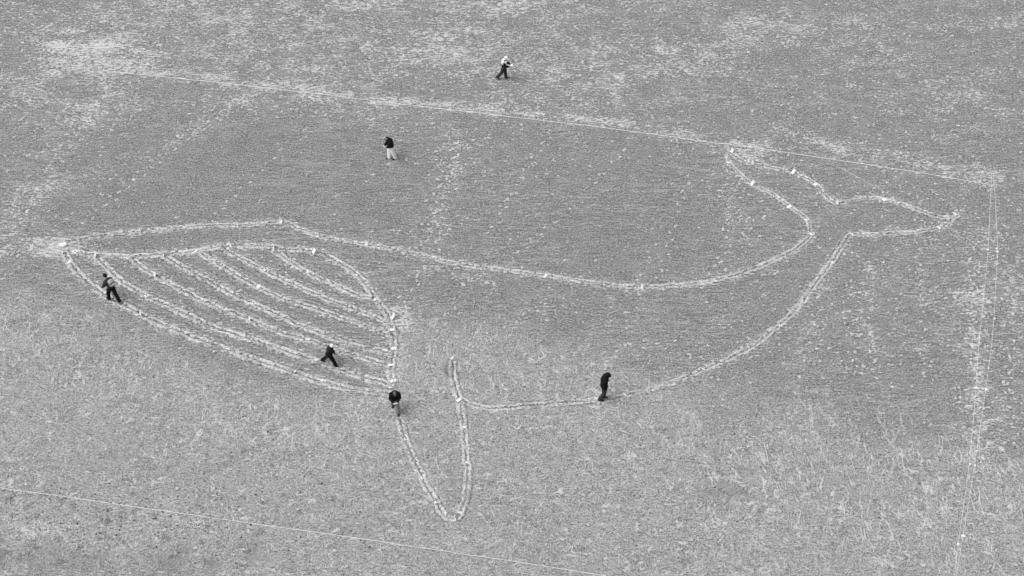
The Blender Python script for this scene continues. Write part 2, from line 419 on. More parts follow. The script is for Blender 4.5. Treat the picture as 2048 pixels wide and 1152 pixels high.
U = np.full(XX.shape, 9.0); SS = np.zeros_like(XX); TID = np.full(XX.shape, -1, dtype=np.int32)
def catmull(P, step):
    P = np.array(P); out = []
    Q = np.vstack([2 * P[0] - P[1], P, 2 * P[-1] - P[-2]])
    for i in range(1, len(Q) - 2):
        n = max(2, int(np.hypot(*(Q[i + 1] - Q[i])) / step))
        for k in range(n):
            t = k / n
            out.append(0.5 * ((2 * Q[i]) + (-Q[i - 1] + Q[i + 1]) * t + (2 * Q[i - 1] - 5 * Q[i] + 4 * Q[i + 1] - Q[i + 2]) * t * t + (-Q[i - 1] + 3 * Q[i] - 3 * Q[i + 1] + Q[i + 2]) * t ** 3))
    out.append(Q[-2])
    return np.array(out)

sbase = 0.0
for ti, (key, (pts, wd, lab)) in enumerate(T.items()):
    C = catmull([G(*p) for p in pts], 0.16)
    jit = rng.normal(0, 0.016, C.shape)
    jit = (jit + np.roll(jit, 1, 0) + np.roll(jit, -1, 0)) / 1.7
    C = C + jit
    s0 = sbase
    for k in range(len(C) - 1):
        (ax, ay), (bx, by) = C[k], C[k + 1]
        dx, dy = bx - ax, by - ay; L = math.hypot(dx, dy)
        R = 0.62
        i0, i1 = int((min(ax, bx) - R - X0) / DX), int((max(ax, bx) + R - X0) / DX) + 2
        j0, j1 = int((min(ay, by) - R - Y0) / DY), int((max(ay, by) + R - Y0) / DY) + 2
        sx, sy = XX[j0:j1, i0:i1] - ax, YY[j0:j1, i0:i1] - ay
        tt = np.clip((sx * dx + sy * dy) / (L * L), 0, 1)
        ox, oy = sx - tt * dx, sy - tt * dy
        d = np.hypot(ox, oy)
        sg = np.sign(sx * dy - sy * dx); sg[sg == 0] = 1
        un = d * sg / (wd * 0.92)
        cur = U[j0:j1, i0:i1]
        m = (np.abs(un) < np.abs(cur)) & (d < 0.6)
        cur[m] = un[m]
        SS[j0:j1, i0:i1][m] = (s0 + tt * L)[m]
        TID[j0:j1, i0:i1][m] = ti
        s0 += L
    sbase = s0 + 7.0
au = np.abs(U)
near = au < 0.6
bn = fbm(XX, YY, 0.35, 0.3, 2, 555)
prof = np.exp(-((au - 0.13) / 0.06) ** 2) * 0.030 * (0.4 + 1.2 * bn) - np.exp(-(au / 0.045) ** 2) * 0.03 - np.exp(-((au - 0.26) / 0.04) ** 2) * 0.02
height += np.where(near, prof, 0)
dry = np.where(near, np.maximum(dry, 0.72 * np.exp(-(au / 0.48) ** 2)), dry)

# fade relief out at the rim of the fine grid so that it meets the far sand
rim = np.minimum(np.minimum(XX - X0, X1 - XX), np.minimum(YY - Y0, Y1 - YY))
height *= sstep(rim, 0.0, 1.5)
wet = np.clip(wet, 0, 1); dry = np.clip(dry, 0, 1.1)

def ground_z(x, y):
    gx, gy = (x - X0) / DX, (y - Y0) / DY
    i, j = int(gx), int(gy)
    if i < 0 or j < 0 or i >= NX - 1 or j >= NY - 1: return 0.0
    fx, fy = gx - i, gy - j
    return float((height[j, i] * (1 - fx) + height[j, i + 1] * fx) * (1 - fy) + (height[j + 1, i] * (1 - fx) + height[j + 1, i + 1] * fx) * fy)

# faces: a face belongs to a track when its corner is within the trodden width
FT = TID[:-1, :-1].copy()
FT[au[:-1, :-1] > 0.36] = -1
idx = np.arange(NX * NY).reshape(NY, NX)
quads = np.stack([idx[:-1, :-1], idx[:-1, 1:], idx[1:, 1:], idx[1:, :-1]], -1).reshape(-1, 4)
FT = FT.reshape(-1)
PX, PY, PZ = XX.reshape(-1), YY.reshape(-1), height.reshape(-1)
fields = {'dry': dry, 'zone': zone, 'flow': flow, 'wet': wet, 'foot': foot, 'u': U, 's': SS}
fields = {k: v.reshape(-1).astype(np.float32) for k, v in fields.items()}
gy_, gx_ = np.gradient(height, DY, DX)
NRM = np.stack([-gx_, -gy_, np.ones_like(gx_)], -1).reshape(-1, 3)
NRM /= np.linalg.norm(NRM, axis=1)[:, None]

def grid_object(name, q, extra=None):
    used = np.zeros(NX * NY, bool); used[q.reshape(-1)] = True
    vi = np.nonzero(used)[0]
    remap = np.full(NX * NY, -1, np.int64); remap[vi] = np.arange(len(vi))
    q2 = remap[q]
    co = np.stack([PX[vi], PY[vi], PZ[vi]], -1)
    vals = {k: f[vi] for k, f in fields.items()}
    nr = NRM[vi]
    if extra is not None:
        eco, eq = extra
        q2 = np.vstack([q2, eq + len(co)])
        for k in vals:
            d = {'dry': 0.3, 'zone': 0.4, 'u': 9.0}.get(k, 0.0)
            vals[k] = np.concatenate([vals[k], np.full(len(eco), d, np.float32)])
        nr = np.vstack([nr, np.tile([0, 0, 1.0], (len(eco), 1))])
        co = np.vstack([co, eco])
    me = bpy.data.meshes.new(name)
    me.vertices.add(len(co)); me.vertices.foreach_set('co', co.astype(np.float32).reshape(-1))
    me.loops.add(len(q2) * 4); me.loops.foreach_set('vertex_index', q2.astype(np.int32).reshape(-1))
    me.polygons.add(len(q2)); me.polygons.foreach_set('loop_start', np.arange(0, len(q2) * 4, 4, dtype=np.int32))
    me.polygons.foreach_set('use_smooth', np.ones(len(q2), bool))
    me.update()
    for k, v in vals.items():
        a = me.attributes.new(k, 'FLOAT', 'POINT'); a.data.foreach_set('value', v)
    a = me.attributes.new('custom_normal', 'FLOAT_VECTOR', 'POINT') if False else None
    me.materials.append(M_SAND)
    o = bpy.data.objects.new(name, me); COL.objects.link(o)
    return o

BIG = 3000.0
rimx = [-BIG, X0, xs[-1], BIG]; rimy = [-BIG, Y0, ys[-1], BIG]
eco = np.array([[x, y, 0.0] for y in rimy for x in rimx])
eq = np.array([[j * 4 + i, j * 4 + i + 1, (j + 1) * 4 + i + 1, (j + 1) * 4 + i] for j in range(3) for i in range(3) if not (i == 1 and j == 1)])
props(grid_object('sand', quads[FT < 0], (eco, eq)), 'grey rippled tidal sand with scattered pale footprints', kind='structure')
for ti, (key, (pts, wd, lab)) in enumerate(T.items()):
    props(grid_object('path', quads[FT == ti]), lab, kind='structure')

def gpt(px, py, dz=0.0):
    x, y = G(px, py)
    return Vector((x, y, ground_z(x, y) + dz))

# ------------------------------------------------------------------ cords
def tube(name, pts, r, mat, parent=None, nseg=5):
    V, F = [], []
    n = len(pts)
    for k, p in enumerate(pts):
        d = (pts[min(k + 1, n - 1)] - pts[max(k - 1, 0)]).normalized()
        a = d.cross(Vector((0, 0, 1)));
        if a.length < 1e-3: a = Vector((1, 0, 0))
        a.normalize(); b = a.cross(d)
        rr = r[k] if isinstance(r, list) else r
        for m in range(nseg):
            t = 2 * math.pi * m / nseg
            V.append(p + a * math.cos(t) * rr + b * math.sin(t) * rr)
    for k in range(n - 1):
        for m in range(nseg):
            m2 = (m + 1) % nseg
            F.append((k * nseg + m, k * nseg + m2, (k + 1) * nseg + m2, (k + 1) * nseg + m))
    F.append(tuple(range(nseg - 1, -1, -1))); F.append(tuple((n - 1) * nseg + m for m in range(nseg)))
    return mesh_obj(name, V, F, mat, parent)

def cord(px, r, lift, mat, label, bury=0.0, seed=1):
    C = catmull([G(*p) for p in px], 0.25)
    rr = np.random.default_rng(seed)
    off = 0.0; pts = []
    for k, (x, y) in enumerate(C):
        off = off * 0.92 + rr.normal(0, 0.006)
        z = lift + r - bury * (0.5 + 0.5 * math.sin(k * 0.13 + seed) + 0.3 * math.sin(k * 0.57)) 
        pts.append(Vector((x + off * 0.3, y + off, ground_z(x, y) + z)))
    o = tube('cord', pts, r, mat)
    return props(o, label, 'cord')

cord([(208, 142), (400, 162), (600, 184), (900, 220), (1240, 260), (1400, 283), (1500, 295), (1670, 320), (1830, 345), (1985, 371)], 0.0135, 0.012, M_ROPE,
     'long taut white cord stretched over the sand above the whale', seed=3)
cord([(-60, 967), (0, 976), (212, 1005), (512, 1048), (770, 1085), (990, 1117), (1200, 1151), (1290, 1166)], 0.011, 0.008, M_ROPE,
     'taut white cord crossing the pebbly sand in the lower left', seed=4)
cord([(1984, 347), (1980, 420), (1976, 500), (1967, 600), (1957, 700), (1952, 775), (1945, 860), (1938, 930), (1929, 1000), (1915, 1100), (1907, 1170)], 0.0085, 0.0, M_ROPE,
     'left one of the two long white cords running down the right side', seed=5)
cord([(1987, 345), (1991, 410), (1995, 500), (1993, 540), (1989, 620), (1982, 700), (1971, 780), (1960, 860), (1949, 930), (1935, 1020), (1926, 1073), (1909, 1170)], 0.0085, 0.0, M_ROPE,
     'right one of the two long white cords, bowed outwards from its neighbour', seed=6)
cord([(1560, 263), (1655, 322), (1710, 350), (1822, 412), (1905, 458), (1985, 512), (2070, 575)], 0.010, 0.008, M_ROPE2,
     'thin sandy cord half buried, slanting past the tip of the whale tail', bury=0.028, seed=7)

# ------------------------------------------------------------------ white markers along the drawing
def sheet(name, parent, mat, L, W, bend=0.0, fold=0.0, thick=0.004, zig=False):
    """a sheet of card, L along local x, W along local y, curved or folded across x"""
    n = 8; top = []
    for i in range(n + 1):
        t = i / n - 0.5
        x = t * L
        z = bend * (1 - 4 * t * t) * L
        z += fold * (0.5 - abs(t)) * L
        if zig: z += 0.16 * L * (1 if i in (2, 3, 6) else 0)
        top.append((x, z))
    V, F = [], []
    for (x, z) in top:
        for yy in (-W / 2, W / 2):
            V.append((x, yy * (1 - 0.12 * abs(x) / L), z + thick)); 
    b = len(V)
    for (x, z) in top:
        for yy in (-W / 2, W / 2):
            V.append((x, yy * (1 - 0.12 * abs(x) / L), z))
    for i in range(n):
        a = 2 * i
        F += [(a, a + 2, a + 3, a + 1), (b + a, b + a + 1, b + a + 3, b + a + 2), (a, b + a, b + a + 2, a + 2), (a + 1, a + 3, b + a + 3, b + a + 1)]
    F += [(0, 1, b + 1, b), (2 * n, b + 2 * n, b + 2 * n + 1, 2 * n + 1)]
    return mesh_obj(name, V, F, mat, parent, smooth=False)

def blobmesh(name, r, mat, parent=None, seed=0, loc=(0, 0, 0), sc=(1, 1, 0.6)):
    rr = random.Random(seed)
    V = []; rings = [(-0.8, 0.6), (0.0, 1.0), (0.8, 0.6)]
    V.append((0, 0, -r * sc[2]))
    for z, q in rings:
        for m in range(6):
            t = m * math.pi / 3
            k = q * r * (0.8 + 0.4 * rr.random())
            V.append((math.cos(t) * k * sc[0], math.sin(t) * k * sc[1], z * r * sc[2]))
    V.append((0, 0, r * sc[2]))
    F = []
    for m in range(6):
        m2 = (m + 1) % 6
        F.append((0, 1 + m2, 1 + m))
        for q in range(2):
            F.append((1 + q * 6 + m, 1 + q * 6 + m2, 7 + q * 6 + m2, 7 + q * 6 + m))
        F.append((13 + m, 13 + m2, 19))
    V = [(v[0] + loc[0], v[1] + loc[1], v[2] + loc[2]) for v in V]
    return mesh_obj(name, V, F, mat, parent)

def marker(px, py, kind, ang, L, W, label, spot=False, mat=None, bend=0.0, zig=False):
    """kind 'f' lies on the sand, 'u' stands up in it; ang, L and W as seen in the photograph"""
    mat = mat or M_PAPER
    k = 39.0 * (0.682 + (py - 576) * 0.000183) / 0.682
    a = math.radians(ang)
    if kind == 'f':
        base = gpt(px, py + 1, 0.02)
        dx, dy = math.cos(a), math.sin(a) / 0.69
        st = math.hypot(dx, dy)
        nx_, ny_ = -math.sin(a), math.cos(a) / 0.69
        t = empty('marker_card', base)
        o = sheet('card', t, mat, L * st / k * 1.02, W * math.hypot(nx_, ny_) / k * 0.85, bend=bend or 0.06, fold=0.10 if spot else 0, zig=zig)
        o.rotation_euler = (math.radians(14) * (1 if px % 2 else 0.4), math.radians((px * 7) % 11 - 5), math.atan2(dy, dx))
        if spot:
            blobmesh('weight_stone', 1.1 / k + 0.012, M_STONE, t, seed=px, loc=(0, 0, 0.055))
    else:
        hpx = L
        base = gpt(px, py + hpx * 0.45, -0.02)
        t = empty('marker_card', base)
        h = hpx / (k * 0.75) + 0.02
        wreal = 0.18; W = max(W, 2.6) + 0.4
        yaw = math.acos(min(0.97, max(0.05, (W / k) / wreal))) * -1
        tilt = math.radians(90 - ang) * 0.85
        o = sheet('card', t, mat, h, max(wreal, W / k), bend=bend or 0.05, fold=0)
        # local x up, local y across
        R = Matrix.Rotation(tilt, 4, 'Y') @ Matrix.Rotation(yaw, 4, 'Z') @ Matrix.Rotation(-math.pi / 2, 4, 'Y') @ Matrix.Rotation(math.pi / 2, 4, 'X')
        # build an explicit frame: up axis, across axis
        upv = Vector((math.sin(tilt), 0, math.cos(tilt)))
        acr = Vector((math.cos(yaw) * math.cos(tilt), math.sin(yaw), -math.cos(yaw) * math.sin(tilt))).normalized()
        nrm = upv.cross(acr).normalized()
        mw = Matrix((upv, acr, nrm)).transposed().to_4x4()
        mw.translation = upv * h / 2
        o.matrix_local = mw
        tube('stake', [Vector((0, 0.012, -0.05)), Vector((0, 0.012, 0)) + upv * h * 0.9], 0.006, M_WOOD, t, 5)
        if spot:
            blobmesh('weight_stone', 0.03, M_STONE, t, seed=px, loc=tuple(upv * h * 0.5 + nrm * -0.02 + Vector((0, -0.02, 0))))
    props(t, label, 'marker', 'white marker cards set along the whale drawing')
    return t

P = 'white card '
MK = [
 (160, 476, 'u', 108, 9, 2.5, 'narrow leaning card at the far left start of the back line', 0),
 (202, 471, 'u', 114, 9, 3, 'leaning card, second from the left end of the back line', 0),
 (281, 461, 'u', 104, 7, 2.5, 'small card, third from the left end of the back line', 0),
 (344, 456, 'u', 120, 9, 5, 'broad bright card, fourth from the left end of the back line', 0),
 (412, 450, 'u', 112, 10, 2.5, 'thin leaning card, fifth from the left end of the back line', 0),
 (475, 449, 'u', 92, 9, 1.6, 'edge-on card just left of the top of the hump on the back line', 0),
 (561, 443, 'u', 72, 8, 2.6, 'slim card on the topmost bend of the back line', 0),
 (636, 470, 'u', 92, 7, 2, 'small edge-on card on the slope right of the hump', 0),
 (732, 487, 'u', 80, 9, 5.5, 'bright leaf-shaped card on the back line above the throat grooves', 0),
 (950, 532, 'u', 90, 5, 2, 'tiny card in a dark pit on the middle of the back line', 0),
 (1091, 551, 'f', 45, 8, 5, 'pointed card on the back line, right of the dark pit', 0),
 (1284, 572, 'u', 90, 7, 3, 'small card at the lowest sag of the back line', 0),
 (1431, 561, 'f', 150, 7, 5, 'card where the back line starts to rise to the tail', 0),
 (1571, 509, 'u', 118, 8, 3.2, 'slim card halfway up the rise of the back line to the tail', 0),
 (1624, 467, 'f', 15, 9, 5, 'card with a dark stone where the back line meets the tail', 1),
 (1614, 438, 'f', 20, 9, 5, 'card with a dark stone, second on the near side of the upper fluke', 1),
 (1579, 412, 'f', 30, 10, 5, 'plain flat card, third on the near side of the upper fluke', 0),
 (1502, 366, 'u', 62, 9, 2, 'thin curled card, fourth on the near side of the upper fluke', 0),
 (1458, 325, 'f', 170, 7, 3.5, 'low card just below the tip of the upper fluke', 0),
 (1462, 301, 'u', 70, 8, 4, 'upright card at the very tip of the upper fluke', 0),
 (1505, 326, 'u', 96, 8, 1.6, 'edge-on card on the far side of the upper fluke near its tip', 0),
 (1584, 343, 'u', 66, 9, 4, 'leaning leaf-shaped card midway on the far side of the upper fluke', 0),
 (1631, 368, 'f', 20, 9, 5, 'flat oval card above the tail notch', 0),
 (1674, 404, 'u', 90, 8, 2, 'thin upright card in the corner of the tail notch', 0),
 (1769, 398, 'f', 15, 9, 5, 'bright flat card on the far edge of the lower fluke', 0),
 (1877, 433, 'u', 100, 7, 4, 'dim card with a dark spot at the end of the lower fluke edge', 1),
 (1909, 428, 'f', 130, 9, 6, 'bright card at the rightmost tip of the whale tail', 0),
 (1878, 455, 'f', 145, 10, 5, 'slanting bright card just below the rightmost tail tip', 0),
 (1769, 467, 'u', 114, 8, 4, 'pointed card midway on the near edge of the lower fluke', 0),
 (1703, 467, 'f', 130, 10, 5, 'bright card where the lower fluke meets the belly line', 0),
 (1664, 523, 'f', 135, 7, 4, 'small card near the top of the belly line', 0),
 (1559, 650, 'f', 130, 7, 4, 'small card on the middle of the belly line', 0),
 (1407, 738, 'f', 140, 9, 4, 'slanting card on the belly line right of the hooded walker', 0),
 (1250, 789, 'f', 128, 9, 3.4, 'card on the sand just in front of the hooded walker', 0),
 (1038, 809, 'u', 112, 8, 3, 'small card on the belly line left of the hooded walker', 0),
 (918, 800, 'f', 35, 10, 5, 'slanting card where belly and flipper meet', 0),
 (905, 715, 'f', 52, 8, 3.4, 'small card at the upper end of the belly line', 0),
 (928, 853, 'f', 0, 9, 4.5, 'level oblong card high on the right side of the flipper', 0),
 (934, 924, 'f', 172, 7, 4, 'small card halfway down the right side of the flipper', 0),
 (921, 1025, 'f', 140, 9, 5, 'slanting card at the right of the flipper tip', 0),
 (910, 1037, 'u', 90, 6, 1.6, 'tiny edge-on card at the bottom of the flipper tip', 0),
 (889, 1026, 'u', 72, 7, 3, 'small card with a stone at the left of the flipper tip', 1),
 (873, 1003, 'f', 15, 9, 4.5, 'card with a stone, lowest on the left side of the flipper', 1),
 (845, 954, 'f', 10, 9, 4.5, 'card with a stone halfway down the left side of the flipper', 1),
 (812, 877, 'f', 0, 9, 4.8, 'level card with a stone below the walker facing us', 1),
 (784, 729, 'f', 12, 14, 4.4, 'long narrow card on the cheek line, lower of two long ones', 0),
 (784, 659, 'f', 9, 13, 5.2, 'long narrow card on the cheek line, upper of two long ones', 0),
 (752, 597, 'f', 44, 12, 5, 'folded card with a stone where the shortest throat groove ends', 1),
 (714, 548, 'f', 50, 9, 5, 'card with a stone high on the cheek line', 1),
 (625, 502, 'u', 62, 10, 3.6, 'slim leaning card at the top of the cheek line', 0),
 (547, 492, 'u', 96, 9, 3, 'upright card with a dark spot at the right end of the palate line', 1),
 (461, 489, 'u', 100, 9, 5, 'bright upright card on the palate line, second from its right end', 0),
 (392, 501, 'f', 45, 9, 4, 'slanting card on the palate line left of its bright upright one', 0),
 (262, 512, 'u', 110, 9, 3.6, 'leaning card on the palate line above the backpack walker', 0),
 (189, 508, 'u', 78, 12, 3.6, 'kinked upright card near the left end of the palate line', 0),
 (150, 503, 'f', 32, 11, 6.5, 'crumpled card with a stone beside the big white bag', 1),
 (139, 523, 'f', 52, 9, 5, 'plain card at the upper end of the lower jaw line', 0),
 (308, 549, 'u', 70, 8, 3.6, 'upright card on the second throat groove from the bottom, near its left end', 0),
 (293, 591, 'f', 25, 9, 5, 'card with a stone on the lowest throat groove, right of the backpack walker', 1),
 (280, 626, 'u', 82, 9, 3.6, 'leaf-shaped card on the lower jaw line below the backpack walker', 0),
 (498, 638, 'u', 78, 7, 2.2, 'thin card in the middle of the second throat groove from the bottom', 0),
 (507, 606, 'f', 25, 9, 5, 'card with a stone in the middle of the third throat groove', 1),
 (517, 573, 'f', 42, 9, 6, 'bright plain card in the middle of the fourth throat groove', 0),
 (531, 538, 'f', 52, 8, 5, 'card with a stone in the middle of the fifth throat groove', 1),
 (615, 543, 'f', 48, 9, 4, 'slanting plain card in the middle of the uppermost throat groove', 0),
 (488, 669, 'u', 76, 6, 3, 'small dim card in the middle of the lowest throat groove', 0),
 (477, 703, 'u', 88, 7, 2, 'small thin card in the middle of the lower jaw line', 0),
]
for (px, py, kd, ang, L, W, lab, sp) in MK:
    marker(px, py, kd, ang, L, W, 'white ' + lab, bool(sp), M_PAPER2 if 'dim' in lab else M_PAPER)
marker(326, 507, 'u', 100, 11, 2.2, 'white curved card standing tall on the palate line above the start of the third groove', bend=0.16)
marker(781, 631, 'u', 66, 15, 2.4, 'white tall curled card standing where the fifth throat groove ends', bend=0.14)
marker(788, 762, 'f', 14, 14, 6, 'white zigzag folded card just behind the walker facing us', zig=True)
marker(788, 696, 'f', 22, 12, 6, 'white zigzag folded card between the two long narrow ones', zig=True)

# crumpled plastic bag at the whale's snout
def bag(px, py):
    base = gpt(px, py + 2, 0.0)
    t = empty('plastic_bag', base)
    rr = np.random.default_rng(5); n, m = 9, 14
    V, F = [], []
    for i in range(n):
        for j in range(m):
            th = math.pi * i / (n - 1); ph = 2 * math.pi * j / m
            r = 0.17 * (1 + 0.45 * (rr.random() - 0.5))
            V.append((r * 1.25 * math.sin(th) * math.cos(ph), r * 0.8 * math.sin(th) * math.sin(ph), 0.11 + r * 0.75 * math.cos(th)))
    for i in range(n - 1):
        for j in range(m):
            F.append((i * m + j, i * m + (j + 1) % m, (i + 1) * m + (j + 1) % m, (i + 1) * m + j))
    mesh_obj('bag_body', V, F, M_PAPER, t, smooth=False)
    tube('handle', [Vector((0.05, 0, 0.2)), Vector((0.14, 0.01, 0.24)), Vector((0.23, 0, 0.16)), Vector((0.27, 0, 0.03))], 0.022, M_PAPER, t)
    tube('handle', [Vector((-0.05, 0, 0.2)), Vector((-0.07, 0.01, 0.30)), Vector((-0.12, 0, 0.33))], 0.016, M_PAPER, t)
    props(t, 'crumpled white bag with a loop handle on pale sand at the whale snout', 'bag')
bag(127, 490)

# tags tied to the two cords on the right
TG = [(1975, 500, 'small white tag on the left right-hand cord, its uppermost'), (1995, 504, 'small white tag on the bowed cord, its uppermost'),
      (1967, 634, 'white tag on the left right-hand cord, second from the top, longest'), (1989, 638, 'white tag on the bowed cord, second from the top'),
      (1952, 776, 'white tag on the left right-hand cord, third from the top'), (1973, 780, 'flat white tag on the bowed cord, third from the top'),
      (1940, 929, 'white tag on the left right-hand cord, fourth from the top'), (1950, 932, 'flat white tag on the bowed cord, fourth from the top'),
      (1926, 1073, 'white tag on the bowed cord, its lowest'), (1917, 1089, 'broad white tag on the left right-hand cord, its lowest')]
for i, (px, py, lab) in enumerate(TG):
    k = 40.0
    t = empty('cord_tag', gpt(px, py, 0.03))
    o = sheet('tag', t, M_PAPER, (5.5 + (i % 3)) / k, 3.6 / k, bend=0.12)
    o.rotation_euler = (0.3, 0.1, math.radians(-15 + 25 * (i % 4)))
    blobmesh('knot', 0.025, M_ROPE, t, seed=i, loc=(0, 0, 0.0))
    props(t, lab, 'tag', 'white tags tied to the cords')

def stick(p, q, r, mat, label):
    a, b = gpt(*p, 0.015), gpt(*q, 0.02)
    pts = [a.lerp(b, t) + Vector((0, math.sin(t * 5) * 0.02, math.sin(t * 3) * 0.012)) for t in np.linspace(0, 1, 8)]
    props(tube('stick', pts, [r * (1 - 0.6 * abs(t - 0.4)) for t in np.linspace(0, 1, 8)], mat), label, 'stick')
stick((1983, 670), (2038, 667), 0.022, M_WOOD, 'thin pale stick lying level just right of the right-hand cords')
stick((951, 600), (946, 618), 0.03, M_WOOD, 'short pale stick on the sand below the dark pit of the back line')
stick((1214, 631), (1241, 620), 0.03, M_WOOD, 'pale pointed stick on the sand below the sag of the back line')

# ------------------------------------------------------------------ pebbles and shells, far too many to count
def pebbles(n, regs, mat, label, smin, smax, seed):
    rr = random.Random(seed); V, F = [], []
    for q in range(n):
        cx, cy, rx, ry = rr.choice(regs)
        px, py = rr.gauss(cx, rx), rr.gauss(cy, ry)
        x, y = G(px, py)
        if not (X0 + .3 < x < X1 - .3 and Y0 + .3 < y < Y1 - .3): continue
        r = smin + (smax - smin) * rr.random() ** 2
        z = ground_z(x, y); b = len(V); a0 = rr.random() * 6
        ex = 0.7 + rr.random() * 0.6
        V.append((x, y, z + r * 0.75))
        for zz, qq in ((0.35, 0.8), (-0.3, 1.0)):
            for m in range(6):
                t = a0 + m * math.pi / 3; k = r * qq * (0.8 + 0.4 * rr.random())
                V.append((x + math.cos(t) * k * ex, y + math.sin(t) * k / ex, z + r * zz))
        for m in range(6):
            m2 = (m + 1) % 6
            F += [(b, b + 1 + m, b + 1 + m2), (b + 1 + m, b + 7 + m, b + 7 + m2, b + 1 + m2)]
    o = mesh_obj('pebbles' if mat is M_STONE else 'shells', V, F, mat, smooth=False)
    props(o, label, None, kind='stuff')
pebbles(360, [(140, 1040, 130, 30), (330, 1050, 140, 28), (500, 1085, 90, 25), (240, 1000, 200, 35), (430, 960, 160, 60)], M_STONE,
        'dark pebbles strewn over the lower left sand', 0.02, 0.060, 4)
pebbles(170, [(1430, 960, 50, 70), (1480, 880, 60, 40), (1400, 1080, 90, 40), (1800, 950, 120, 90), (700, 1060, 200, 50)], M_SHELL,
        'small dark shells and worm casts on the lower right sand', 0.018, 0.055, 9)

# ------------------------------------------------------------------ people
def cap_mesh(V, F, a, ra, b, rb, seg=10):
    """closed tapered capsule"""
    a, b = Vector(a), Vector(b)
    d = b - a
    if d.length < 1e-5: d = Vector((0, 0, 1e-4))
    d = d.normalized()
    x = d.orthogonal().normalized(); y = d.cross(x)
    rings = []
    for t in (-1.0, -0.72, -0.38, 0.0): rings.append((a + d * (ra * t), ra * math.sqrt(max(0, 1 - t * t))))
    for t in (0.0, 0.38, 0.72, 1.0): rings.append((b + d * (rb * t), rb * math.sqrt(max(0, 1 - t * t))))
    base = len(V)
    V.append(rings[0][0])
    for c, r in rings[1:-1]:
        for k in range(seg):
            t = 2 * math.pi * k / seg
            V.append(c + x * math.cos(t) * r + y * math.sin(t) * r)
    V.append(rings[-1][0]); last = len(V) - 1
    nr = len(rings) - 2
    for k in range(seg):
        k2 = (k + 1) % seg
        F.append((base, base + 1 + k2, base + 1 + k))
        for q in range(nr - 1):
            p = base + 1 + q * seg
            F.append((p + k, p + k2, p + seg + k2, p + seg + k))
        p = base + 1 + (nr - 1) * seg
        F.append((p + k, p + k2, last))

def ell_mesh(V, F, c, ax, ay, az):
    """closed ellipsoid with axis vectors"""
    base = len(V); n, m = 8, 12
    c = Vector(c)
    V.append(c + az)
    for i in range(1, n):
        th = math.pi * i / n
        for j in range(m):
            ph = 2 * math.pi * j / m
            V.append(c + az * math.cos(th) + ax * (math.sin(th) * math.cos(ph)) + ay * (math.sin(th) * math.sin(ph)))
    V.append(c - az); last = len(V) - 1
    for j in range(m):
        j2 = (j + 1) % m
        F.append((base, base + 1 + j, base + 1 + j2))
        for i in range(n - 2):
            p = base + 1 + i * m
            F.append((p + j, p + m + j, p + m + j2, p + j2))
        p = base + 1 + (n - 2) * m
        F.append((p + j, last, p + j2))

def fuse(name, V, F, mat, parent, voxel, smooth_it=3):
    me = bpy.data.meshes.new(name); me.from_pydata([tuple(v) for v in V], [], F); me.update()
    tmp = bpy.data.objects.new('tmp', me); COL.objects.link(tmp)
    r = tmp.modifiers.new('r', 'REMESH'); r.mode = 'VOXEL'; r.voxel_size = voxel
    if smooth_it:
        s = tmp.modifiers.new('s', 'SMOOTH'); s.iterations = smooth_it; s.factor = 0.5
    dg = bpy.context.evaluated_depsgraph_get(); dg.update()
    m2 = bpy.data.meshes.new_from_object(tmp.evaluated_get(dg))
    bpy.data.objects.remove(tmp); bpy.data.meshes.remove(me)
    m2.name = name
    m2.polygons.foreach_set('use_smooth', [True] * len(m2.polygons))
    m2.materials.clear(); m2.materials.append(mat)
    o = bpy.data.objects.new(name, m2); COL.objects.link(o); o.parent = parent
    return o

def rotd(v, axis, a): return Matrix.Rotation(a, 3, axis) @ v

